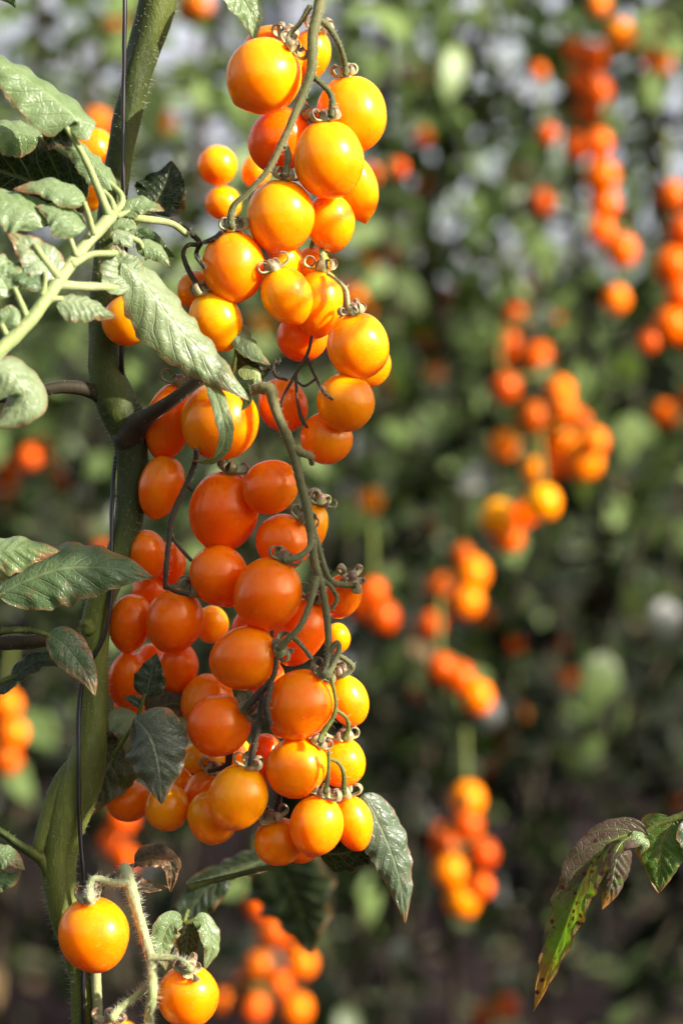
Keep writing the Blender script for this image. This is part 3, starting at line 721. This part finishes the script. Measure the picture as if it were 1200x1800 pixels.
leaf([[(-60,1560,20,5),(-20,1540,15,4)]],
     [([(-30,1520,14),(-5,1505,10),(20,1508,8),(44,1530,8)],58,(.2,-.8,.55),LIT,.38,dict(lobes=3,fold=-.1)),
      ([(-30,1560,20),(0,1548,20),(20,1545,20),(40,1530,20)],40,(.2,-.8,.3),MIDG,.38,dict(lobes=3,fold=-.1))], M_STEM)
# leaves under the lower truss
leaf([[(330,1560,140,6),(450,1530,150,5),(560,1500,110,5),(640,1440,70,5)]],
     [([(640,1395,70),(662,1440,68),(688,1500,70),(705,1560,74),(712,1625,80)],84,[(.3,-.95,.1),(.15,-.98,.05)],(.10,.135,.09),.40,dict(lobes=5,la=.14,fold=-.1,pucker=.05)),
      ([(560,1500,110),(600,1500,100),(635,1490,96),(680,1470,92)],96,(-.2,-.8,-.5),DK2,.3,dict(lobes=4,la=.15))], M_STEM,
     label='dark toothed leaf hanging beside the lowest tomatoes')
leaf([[(330,1560,440,5),(420,1530,480,5),(500,1500,520,5)]],
     [([(470,1500,1300),(505,1550,1305),(530,1610,1310),(545,1680,1315)],170,[(-.3,-.9,-.2),(-.3,-.8,-.3)],DK2,.3,dict(lobes=4,la=.2)),
      ([(480,1510,500),(450,1515,500),(400,1530,500),(350,1560,500)],60,(.1,-.6,.7),DK2,.3,dict(lobes=4,la=.2)),
      ([(400,1530,480),(350,1580,480),(320,1640,480),(310,1690,480)],70,(.1,-.8,.4),DK,.3,dict(lobes=4,la=.2))], M_STEM)
leaf([[(330,1600,60,4),(325,1622,50,4),(345,1615,46,3)]],
     [([(322,1620,46),(300,1625,42),(285,1660,40),(292,1708,40)],52,(.3,-.85,.35),LIT,.4,dict(lobes=3)),
      ([(340,1620,46),(360,1625,44),(372,1665,42),(358,1708,42)],44,(.5,-.75,.35),LIT,.4,dict(lobes=3)),
      ([(332,1622,50),(330,1650,55),(326,1680,58),(322,1712,60)],44,(0,-.9,-.3),DK,.3,dict(lobes=3))], M_STEM)
leaf([[(180,1560,60,5),(215,1530,50,4),(240,1520,46,4)]],
     [([(236,1515,46),(270,1505,40),(300,1520,36),(300,1570,36)],46,(.1,-.8,.4),(.045,.028,.016),.6,dict(lobes=4,la=.25,fold=.5)),
      ([(215,1530,50),(230,1550,46),(262,1562,44),(300,1560,44)],34,(.1,-.6,.6),(.045,.028,.016),.6,dict(lobes=4,la=.25,fold=.5))], M_DARK)
leaf([[(560,-80,20,5),(500,-50,30,5),(440,-20,40,4),(410,-10,44,4)]],
     [([(395,-40,44),(420,-10,44),(440,25,46),(448,72,50)],76,(.3,-.85,.4),LIT,.3,dict(lobes=3,la=.08))], M_RACH)
leaf([[(-40,-60,-60,5),(-20,-40,-60,4)]],
     [([(-30,-40,-60),(-5,-25,-60),(15,-8,-60),(28,14,-60)],44,(-.2,-.85,-.3),MIDG,.3,dict(lobes=2))], M_RACH)

# ------------------------------------------------------------------ twine wound round the main stem
mb = MB()
tw = [(228,-900,60),(222,-150,60),(219,0,62),(218,120,70),(216,230,74),(217,330,78),(222,420,90),(218,500,100),(214,580,94),(213,640,100),(219,690,140),(211,740,156),(205,790,140),(199,850,112),(196,920,90),(196,990,82),(194,1060,78),(183,1120,76),(150,1180,74),(139,1250,70),(138,1340,56),(140,1440,54),(146,1540,50),(147,1640,64),(146,1800,66),(146,2300,70),(140,4880,90)]
p = [P(*q) for q in tw]; tube(mb, p, [3.9 * PX] * len(p), res=8, n=300, wob=.5)
tw_o = mb.build('twine', M_TWINE, None, P(219, 0, 30)); tag(tw_o, 'thin black twine running down beside and around the thick main stem', 'twine')

# ------------------------------------------------------------------ leaf of the neighbouring vine at the frame edge
side = empty('tomato_plant', Vector((P(1500, 900, -50).x, P(1500, 900, -50).y, 0)))
tag(side, 'tomato plant reaching in from the side with a hanging browned yellow green leaf', 'plant')
mb = MB(); p, r = spath([(1560,5000,-50,26),(1540,3500,-60,26),(1500,2200,-80,25),(1530,1500,-50,25),(1540,900,-60,24),(1560,300,-50,24),(1540,-900,-50,22)]); tube(mb, p, r, res=14, n=120, hair=0)
mb.build('stem', M_STEM, side, P(1500, 1400, -50))
leaf([[(1540,1520,-50,10),(1380,1425,-30,8),(1250,1420,-10,7),(1190,1437,0,6),(1150,1452,5,5),(1130,1466,8,5)]],
     [([(1138,1470,4),(1095,1470,-4),(1055,1500,-8),(1020,1560,-6),(990,1640,0),(962,1710,6),(938,1778,10)],84,[(-.55,-.75,.35),(-.4,-.9,.1)],(.15,.24,.02),.52,dict(spot=True,lobes=7,la=.30,fold=.6,curl=-.2,pucker=.06,peak=.60)),
      ([(1112,1462,-6),(1122,1470,-10),(1130,1484,-12),(1128,1500,-10)],42,(0,-.6,.8),LIT,.46,dict(lobes=2,fold=-.2)),
      ([(1092,1478,-22),(1082,1520,-26),(1074,1560,-28),(1058,1600,-28)],60,(.1,-.8,.5),(.10,.19,.03),.42,dict(spot=True,lobes=3,la=.12,fold=-.4,pucker=.13)),
      ([(1185,1440,0),(1165,1475,6),(1160,1520,8),(1158,1570,10)],104,(-.3,-.9,-.1),(.09,.16,.03),.42,dict(lobes=3,la=.15,fold=.2)),
      ([(1205,1440,-6),(1215,1465,-10),(1222,1500,-12),(1215,1545,-10)],60,(.1,-.9,.3),(.12,.15,.1),.4,dict(lobes=3))], M_STEM, parent=side,
     label='drooping leaf with browned rust spotted blade')
# leaves added to that vine beyond the frame, placed to shade fruit and main stem
SUN = Vector((.79, -.45, .41)).normalized()
def shade_leaf(px, py, tdist, size, n_=5, seed=1, shift=Vector((0, 0, 0))):
    c = P(px, py, 0) + shift + SUN * tdist
    e1 = SUN.cross(Vector((0, 0, 1))).normalized(); e2 = e1.cross(SUN).normalized()
    rs = random.Random(seed)
    mbs = MB(); top = c + e2 * size * 1.6
    st = Vector((P(1540, 900, -60).x, P(1540, 900, -60).y, c.z + .03))
    tube(mbs, [st, (st + top) / 2 + Vector((0, 0, .02)), top, c], [.002, .0016, .0012, .0008], res=8)
    lo = mbs.build('leaf', M_STEM, side, st)
    for k in range(n_):
        a = rs.uniform(-.5, .5) + (k - (n_ - 1) / 2) * .75
        d = (e1 * math.sin(a) - e2 * math.cos(a)).normalized()
        b = c + e2 * size * .45
        m2 = MB(); leaflet(m2, [b, b + d * size * .5 + SUN * .004, b + d * size * 1.05], size * .62, tuple(SUN), seed=seed + k, lobes=4, la=.15)
        q = m2.build('leaflet', M_LEAF, lo, b); q.color = (.13, .2, .09, .3)
shade_leaf(455, 965, .36, .052, 5, 3)
shade_leaf(350, 1110, .37, .050, 5, 9)
shade_leaf(540, 1090, .35, .034, 4, 14)
shade_leaf(230, 1040, .40, .036, 3, 19)
def shade_at(x, y, d, t, size, n_, seed):
    c = P(x, y, d); q = c - P(x, y, 0)
    shade_leaf(x, y, t, size, n_, seed, q)
shade_at(170, 1160, 90, .44, .030, 4, 23)
shade_at(160, 1290, 90, .46, .030, 4, 27)
shade_at(120, 1420, 85, .43, .032, 4, 31)
shade_at(110, 1560, 85, .45, .028, 4, 37)

# ------------------------------------------------------------------ rows of vines behind
def simple_leaflet(mb, b, d, nrm, L, W, rnd):
    """cheap folded leaflet for distant foliage"""
    d = d.normalized(); s = d.cross(nrm).normalized(); nrm = s.cross(d)
    V = []; UV = []
    prof = ((0, .08), (.14, .72), (.32, 1.0), (.52, .82), (.68, .66), (.84, .36), (1, 0))
    cd = random.uniform(.05, .35); jag = [1 + random.uniform(-.18, .18) for _ in range(14)]
    for i, (u, w) in enumerate(prof):
        c = b + d * L * u - nrm * (cd * L * u * u)
        for j, v in enumerate((-1, -.5, 0, .5, 1)):
            ww = w * (jag[i * 2 + (v > 0)] if abs(v) > .9 else 1)
            V.append(c + s * v * W * .5 * ww + nrm * (abs(v) * .22 * W * w - v * v * .2 * W * w)); UV.append((rnd, v * .5 + .5))
    F = [(i * 5 + j, i * 5 + j + 1, i * 5 + j + 6, i * 5 + j + 5) for i in range(len(prof) - 1) for j in range(4)]
    mb.add(V, F, UV)

def compound(mb, sm, b, az, L, rs, tone):
    """one hanging tomato leaf: drooping rachis with leaflets in pairs"""
    out = Vector((math.cos(az), math.sin(az), 0)); pts = []
    droop = rs.uniform(.5, 1.1); lift = rs.uniform(.0, .35)
    for k in range(6):
        u = k / 5; pts.append(b + out * L * u * (1 - .2 * u) + Vector((0, 0, L * (lift * u - droop * u * u))))
    tube(sm, pts, [.003, .0026, .0022, .0018, .0014, .001], res=5, n=8, caps=False)
    for k in range(1, 6):
        t = (pts[k] - pts[k - 1]).normalized(); sd = t.cross(Vector((0, 0, 1)));
        if sd.length < .1: sd = Vector((1, 0, 0))
        sd.normalize(); up = sd.cross(t)
        for sg in ((-1, 1) if k < 5 else (0,)):
            if rs.random() < .1: continue
            d = (sd * sg * 1.0 + t * rs.uniform(.3, .8) + Vector((0, 0, rs.uniform(-.7, .05)))) if sg else t + Vector((0, 0, -.4))
            ll = rs.uniform(.024, .049) * (1.25 if not sg else 1)
            nn = (up + Vector((rs.uniform(-.7, .9), rs.uniform(-1.3, .6), rs.uniform(-.6, .3)))).normalized()
            simple_leaflet(mb, pts[k], d, nn, ll, ll * rs.uniform(.5, .68), (.99 if rs.random() < .012 else min(.96, max(0.01, rs.gauss(tone, .27)))) )

def far_plant(x, Y, top, seed, label, dens=1.0, spread=.26, group='tomato vines in the rows behind', z0=.12, tone=.5, step=.023):
    rs = random.Random(seed)
    root = empty('tomato_plant', Vector((x, Y, 0))); tag(root, label, 'plant', group)
    sm = MB(); fo = MB()
    path = [Vector((x + rs.uniform(-.03, .03), Y + rs.uniform(-.03, .03), z)) for z in np.linspace(0, top, 8)]
    tube(sm, path, [.0055] * 8, res=8, n=30)
    z = z0; az = rs.random() * 6
    while z < top:
        u = z / top * 7; i = min(int(u), 6); b = path[i].lerp(path[i + 1], u - i)
        thin = 1.0 if z < top - .2 else .85
        if rs.random() < dens * thin:
            compound(fo, sm, b, az, rs.uniform(.6, 1.1) * spread, rs, tone + .28 - .72 * max(0, min(1, (1.12 - z) / .5)))  # painted shade: leaf tone darkens towards the ground
        az += 2.4 + rs.uniform(-.4, .4); z += step
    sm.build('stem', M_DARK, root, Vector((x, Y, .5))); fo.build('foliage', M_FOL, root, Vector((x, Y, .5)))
    return root
kinds = ['bushy tomato vine with drooping grey green leaves', 'loose tomato vine with gaps between its leaves', 'tall tomato vine with dark lower leaves']
# second row, about two metres off
x = -.95; k = 0
while x < 1.5:
    px_rel = x / .70                       # how far towards the denser side
    top = 1.38 + .26 * max(0, min(1, (px_rel + .25) / .9)) + random.uniform(-.06, .06)
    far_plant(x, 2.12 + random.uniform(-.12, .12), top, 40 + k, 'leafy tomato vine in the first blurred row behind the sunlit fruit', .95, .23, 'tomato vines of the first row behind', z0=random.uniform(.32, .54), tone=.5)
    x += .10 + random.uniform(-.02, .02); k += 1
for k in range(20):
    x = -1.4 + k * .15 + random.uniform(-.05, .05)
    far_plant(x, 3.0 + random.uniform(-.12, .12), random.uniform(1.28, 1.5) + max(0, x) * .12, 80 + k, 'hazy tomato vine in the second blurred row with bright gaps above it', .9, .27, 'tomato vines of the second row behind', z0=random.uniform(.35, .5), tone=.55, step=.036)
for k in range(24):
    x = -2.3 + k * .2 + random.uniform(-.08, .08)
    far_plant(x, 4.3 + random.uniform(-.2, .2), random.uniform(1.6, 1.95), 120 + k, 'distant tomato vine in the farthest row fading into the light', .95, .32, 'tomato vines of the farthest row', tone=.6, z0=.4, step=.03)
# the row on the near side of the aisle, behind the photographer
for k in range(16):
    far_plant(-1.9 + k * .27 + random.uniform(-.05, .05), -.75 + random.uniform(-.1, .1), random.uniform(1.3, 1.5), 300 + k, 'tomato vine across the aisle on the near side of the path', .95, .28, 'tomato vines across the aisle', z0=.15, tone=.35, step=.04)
# greenhouse cladding beyond the rows
gw = empty('greenhouse_wall', Vector((0, 7.5, 0))); tag(gw, 'pale plastic greenhouse wall glowing beyond the farthest vine row', 'greenhouse wall')
def slab(mb, x0, x1, y0, y1, z0, z1):
    mb.add([(a, b, c) for a in (x0, x1) for b in (y0, y1) for c in (z0, z1)], [(0,1,3,2),(4,6,7,5),(0,4,5,1),(2,3,7,6),(0,2,6,4),(1,5,7,3)])
M_FILM = mat_plain('greenhouse_film', (.34, .37, .46), .5, .6); M_POST = mat_plain('painted_post', (.22, .23, .25), .5, 3)
mb = MB(); nx = 60
V = []; F = []
for i in range(nx + 1):
    for j in range(12):
        xx = -9 + i * .3; zz = 1.5 + j * .24
        V.append((xx, 7.5 + .05 * math.sin(xx * 2.1) + .03 * math.sin(zz * 5 + xx), zz))
F = [(i * 12 + j, (i + 1) * 12 + j, (i + 1) * 12 + j + 1, i * 12 + j + 1) for i in range(nx) for j in range(11)]
mb.add(V, F); mb.build('plastic_film', M_FILM, gw, Vector((0, 7.5, 0)))
mb = MB(); slab(mb, -9, 9, 7.46, 7.54, 0, 1.5); mb.build('shade_backing', mat_plain('shade_backing_dark', (.022, .028, .018), .8, 4), gw, Vector((0, 7.5, .7)), smooth=False)  # added dark sheet standing in for shaded gaps behind the rows
for xx in (-7.5, -5, -2.5, 0, 2.5, 5, 7.5):
    mb = MB(); slab(mb, xx - .03, xx + .03, 7.30, 7.36, 0, 4); mb.build('post', M_POST, gw, Vector((xx, 7.33, 0)), smooth=False)
mb = MB(); slab(mb, -8.5, 8.5, 7.367, 7.40, 1.55, 1.62); mb.build('rail', M_POST, gw, Vector((0, 7.38, 1.58)), smooth=False)

# ------------------------------------------------------------------ blurred fruit behind, cluster by cluster
CL = {
 'hanging high against the bright sky gap': [(1052,8,19,.5),(1090,60,27,.42),(1132,64,30,.4),(1155,105,28,.42),(1010,88,22,.8),(1042,98,24,.8),(1022,140,26,.85),(1050,160,26,.85),(1036,196,26,.85)],
 'of the long column below the bright gap': [(962,236,20,.9),(1015,258,26,.85),(1050,252,26,.85),(1056,310,33,.75),(1060,357,29,.75),(1055,405,26,.85),(1092,440,30,.75),(1082,526,25,.6)],
 'of the tall column beside the outer edge': [(1180,343,27,.75),(1198,405,30,.85),(1180,466,34,.8),(1196,520,30,.85),(1178,572,34,.8),(1140,600,22,.9),(1205,585,30,.8)],
 'of the small bunch in mid air amid leaves': [(943,440,22,.7),(960,472,24,.7)],
 'of the sparse pair row above the big bunch': [(907,556,24,.85),(980,565,18,.7),(889,620,25,.85),(946,632,32,.85)],
 'of the big glowing bunch': [(887,681,28,.85),(983,687,26,.6),(937,733,28,.75),(990,720,26,.7),(983,770,34,.45),(1044,776,25,.6),(1027,812,33,.45),(975,822,26,.8),(885,783,27,.45),(940,828,24,.35),(1020,738,18,.8)],
 'of the yellow ripening tail below the big bunch': [(954,883,33,.05),(874,910,33,.08),(892,943,30,.75),(925,900,26,.6)],
 'of the bunch hanging past the truss fork': [(829,1008,32,.35),(820,1058,30,.5),(771,1030,24,.8),(758,1098,24,.85),(812,975,20,.8)],
 'of the dim bunch beneath': [(775,1175,28,.9),(805,1192,30,.85),(838,1226,31,.5)],
 'of the tiny bright trio': [(885,1275,20,.35),(912,1258,18,.4),(910,1234,15,.7)],
 'of the shadowy string above the glowing single': [(888,1328,18,.9),(855,1366,22,.9),(892,1364,22,.9)],
 'of the low bunch with three glowing fruits': [(821,1406,32,.45),(820,1452,30,.92),(783,1492,28,.92),(848,1502,28,.92),(790,1533,30,.5),(812,1584,32,.35),(845,1560,22,.9)],
 'of the bunch low between the stems': [(455,1592,26,.85),(478,1640,28,.8),(455,1700,28,.65),(530,1695,27,.6),(520,1775,29,.6),(447,1772,26,.85),(490,1730,24,.85)],
 'of the faint bunch near the bare stalks': [(735,555,24,.5),(785,525,22,.75),(745,600,20,.85),(700,590,20,.85)],
 'of the faint scattered fruits amid pale leaves': [(750,330,25,.45),(755,430,22,.6),(740,130,24,.7),(690,455,20,.6)],
 'of the dim bunch behind the truss sepals': [(640,1062,30,.9),(672,1085,30,.9),(655,1040,24,.9)],
 'of the warm glow behind the yellow truss fruit': [(455,575,28,.25),(575,460,24,.35),(640,470,26,.35),(620,520,24,.4),(660,500,22,.5),(640,545,18,.5)],
 'of the string past the outermost round tomato': [(688,670,22,.6),(700,640,18,.8)],
 'hanging low against dark soil beside the edge': [(1190,1412,18,.8),(885,1770,24,.92),(850,1785,22,.92)],
 'of the dusky bunch low by the frame corner': [(12,1240,28,.6),(22,1290,28,.6),(12,1335,28,.7)],
 'of the dim fruits below the dark branch': [(60,775,24,.85),(105,835,22,.9),(12,830,28,.85),(10,880,24,.85),(75,800,18,.9)],
 'of the dusky bunch under the brown leaf': [(200,1480,28,.9),(215,1440,26,.9),(222,1510,22,.9)],
 'of the pale bunch high by the main stem': [(170,215,24,.6),(285,210,24,.5),(200,40,26,.7),(215,80,26,.7),(225,20,22,.7),(345,8,26,.5)],
}
SING = {
 'single blurred peach lit tomato just outside the lower truss': (650,882,24,.35),
 'single blurred pinkish tomato high amid pale leaves': (945,116,19,.5),
 'single blurred tomato at the outer edge level with the big bunch': (1166,727,25,.75),
 'single blurred tomato small and orange beneath the dim grey leaves': (998,1188,20,.6),
 'single dull blurred tomato just above the small orange one': (985,1133,15,.75),
 'single faint red blurred tomato beside the vertical row of leaves': (762,655,18,.9),
}
ORD = ['topmost', 'second', 'third', 'fourth', 'fifth', 'sixth', 'seventh', 'eighth', 'ninth', 'tenth', 'lowest', 'lowest']
def far_tomato(x, y, r, ripe_shade, label, Y=None, group=None):
    if Y is None: Y = D0 * 60 / (r * 1.0)
    Y = max(1.45, min(Y, 2.4)) + random.uniform(-.03, .03)
    s = Y / D0 * PX; o = bpy.data.objects.new('tomato', FAR_FRUIT); COL.objects.link(o)
    o.location = ((x - 600) * s, Y, H + (900 - y) * s)
    o.scale = (r * s * .93, r * s * .93, r * s * 1.0)
    o.rotation_euler = (random.uniform(-.3, .3), random.uniform(-.3, .3), random.random() * 6)
    cc = ripe_lit_tint(min(1, ripe_shade * .95 + .12)); kk = .95 if ripe_shade < .65 else random.uniform(.5, .85); o.color = (cc[0] * kk, cc[1] * kk, 0, 1); tag(o, label, 'tomato', group); return o.location.copy(), s  # redness includes painted shade; the redder fruit are dimmed too
far_stem_holder = None
for where, lst in CL.items():
    lst2 = sorted(lst, key=lambda q: q[1]); pts = []
    m = sum(q[2] for q in lst) / len(lst); Yc = D0 * 60 / m
    for k, q in enumerate(lst2):
        nm = ORD[k] if k < len(lst2) - 1 else 'lowest'
        lab = ('%s blurred tomato %s' if k == 0 or nm == 'lowest' else '%s from top blurred tomato %s') % (nm, where)
        p, s = far_tomato(q[0], q[1], q[2], q[3], lab, Yc, 'blurred tomatoes ' + where); pts.append((p, q[2] * s))
    # fruit stalk through the bunch
    if len(pts) > 2:
        mb = MB(); top = pts[0][0] + Vector((.0, .03, .05)); rail = [top] + [p + Vector((0, .012, .012)) for p, _ in pts]
        tube(mb, rail, [.0022] * len(rail), res=6, n=len(rail) * 4)
        o = mb.build('fruit_stalk', M_STEM, None, top); tag(o, 'stalk within blurred tomatoes ' + where, 'stalk', 'blurred fruit stalks')
for lab, q in SING.items(): far_tomato(*q, lab)
for k in range(34):
    cxy = random.choice([(1050, 250), (1180, 450), (950, 600), (980, 760), (800, 1050), (820, 1480), (740, 520), (500, 1680), (900, 300), (720, 200), (1120, 700), (60, 800)])
    far_tomato(cxy[0] + random.gauss(0, 75), cxy[1] + random.gauss(0, 90), random.uniform(17, 25), random.uniform(.6, 1.0), 'small faint blurred tomato half hidden among leaves of the rows behind', random.uniform(1.95, 2.3), 'faint tomatoes hidden in the rows behind')

# ------------------------------------------------------------------ ground, world, wire
g = 161; xs = np.linspace(-1, 1, g); xs = np.sign(xs) * np.abs(xs) ** 2.6 * 60
V = []
for a in xs:
    for b in xs:
        x, y = float(a), float(b) + 2.5
        z = .035 * mnoise.noise(Vector((x * 2.3, y * 2.3, 0))) + .018 * mnoise.noise(Vector((x * 8, y * 8, 3)))
        V.append((x, y, z))
F = [(i * g + j, (i + 1) * g + j, (i + 1) * g + j + 1, i * g + j + 1) for i in range(g - 1) for j in range(g - 1)]
mb = MB(); mb.add(V, F); gr = mb.build('ground', M_GROUND); tag(gr, kind='structure')
# fallen leaves on the soil
mb = MB(); rs = random.Random(5)
for _ in range(900):
    b = Vector((rs.uniform(-1.6, 1.6), rs.uniform(1.2, 5), .02 + rs.uniform(0, .03)))
    a = rs.random() * 6.28; L = rs.uniform(.03, .08)
    simple_leaflet(mb, b, Vector((math.cos(a), math.sin(a), rs.uniform(-.1, .3))), Vector((rs.uniform(-.4, .4), rs.uniform(-.4, .4), 1)), L, L * .55, rs.choice((.3, .97, .98, .99, .6)))
fl = mb.build('fallen_leaves', M_FOL); tag(fl, 'dry curled leaves scattered over the dark soil between the rows', 'leaves', kind='stuff')

w = bpy.data.worlds.new('World'); sc.world = w; w.use_nodes = True
nt = w.node_tree; nt.nodes.clear()
sky = nt.nodes.new('ShaderNodeTexSky'); sky.sky_type = 'NISHITA'; sky.sun_disc = False
sky.sun_elevation = math.asin(SUN.z); sky.sun_rotation = math.atan2(SUN.x, SUN.y)
sky.air_density = 1.0; sky.dust_density = 3.0; sky.ozone_density = 1.0
hs = nt.nodes.new('ShaderNodeHueSaturation'); hs.inputs['Saturation'].default_value = .4
bg = nt.nodes.new('ShaderNodeBackground'); bg.inputs['Strength'].default_value = .225
wo = nt.nodes.new('ShaderNodeOutputWorld')
nt.links.new(sky.outputs[0], hs.inputs['Color']); nt.links.new(hs.outputs[0], bg.inputs[0]); nt.links.new(bg.outputs[0], wo.inputs[0])

sl = bpy.data.lights.new('sun', 'SUN'); sl.energy = 11.0; sl.angle = math.radians(.8); sl.color = (1.0, .94, .82)
so = bpy.data.objects.new('sun', sl); COL.objects.link(so); so.rotation_euler = (-SUN).to_track_quat('-Z', 'Y').to_euler()

cam = bpy.data.cameras.new('camera'); co = bpy.data.objects.new('camera', cam); COL.objects.link(co)
co.location = (0, 0, H); co.rotation_euler = (math.radians(90), 0, 0)
cam.sensor_fit = 'HORIZONTAL'; cam.sensor_width = 24; cam.lens = 85
cam.clip_start = .02; cam.clip_end = 300
cam.dof.use_dof = True; cam.dof.focus_distance = D0; cam.dof.aperture_fstop = 6.3; cam.dof.aperture_blades = 0
sc.camera = co
sc.view_settings.view_transform = 'Standard'; sc.view_settings.look = 'None'; sc.view_settings.exposure = 0; sc.view_settings.gamma = 1
sc.cycles.use_denoising = True; sc.cycles.sample_clamp_indirect = 6
sc.cycles.max_bounces = 8; sc.cycles.diffuse_bounces = 4; sc.cycles.glossy_bounces = 3; sc.cycles.transmission_bounces = 4
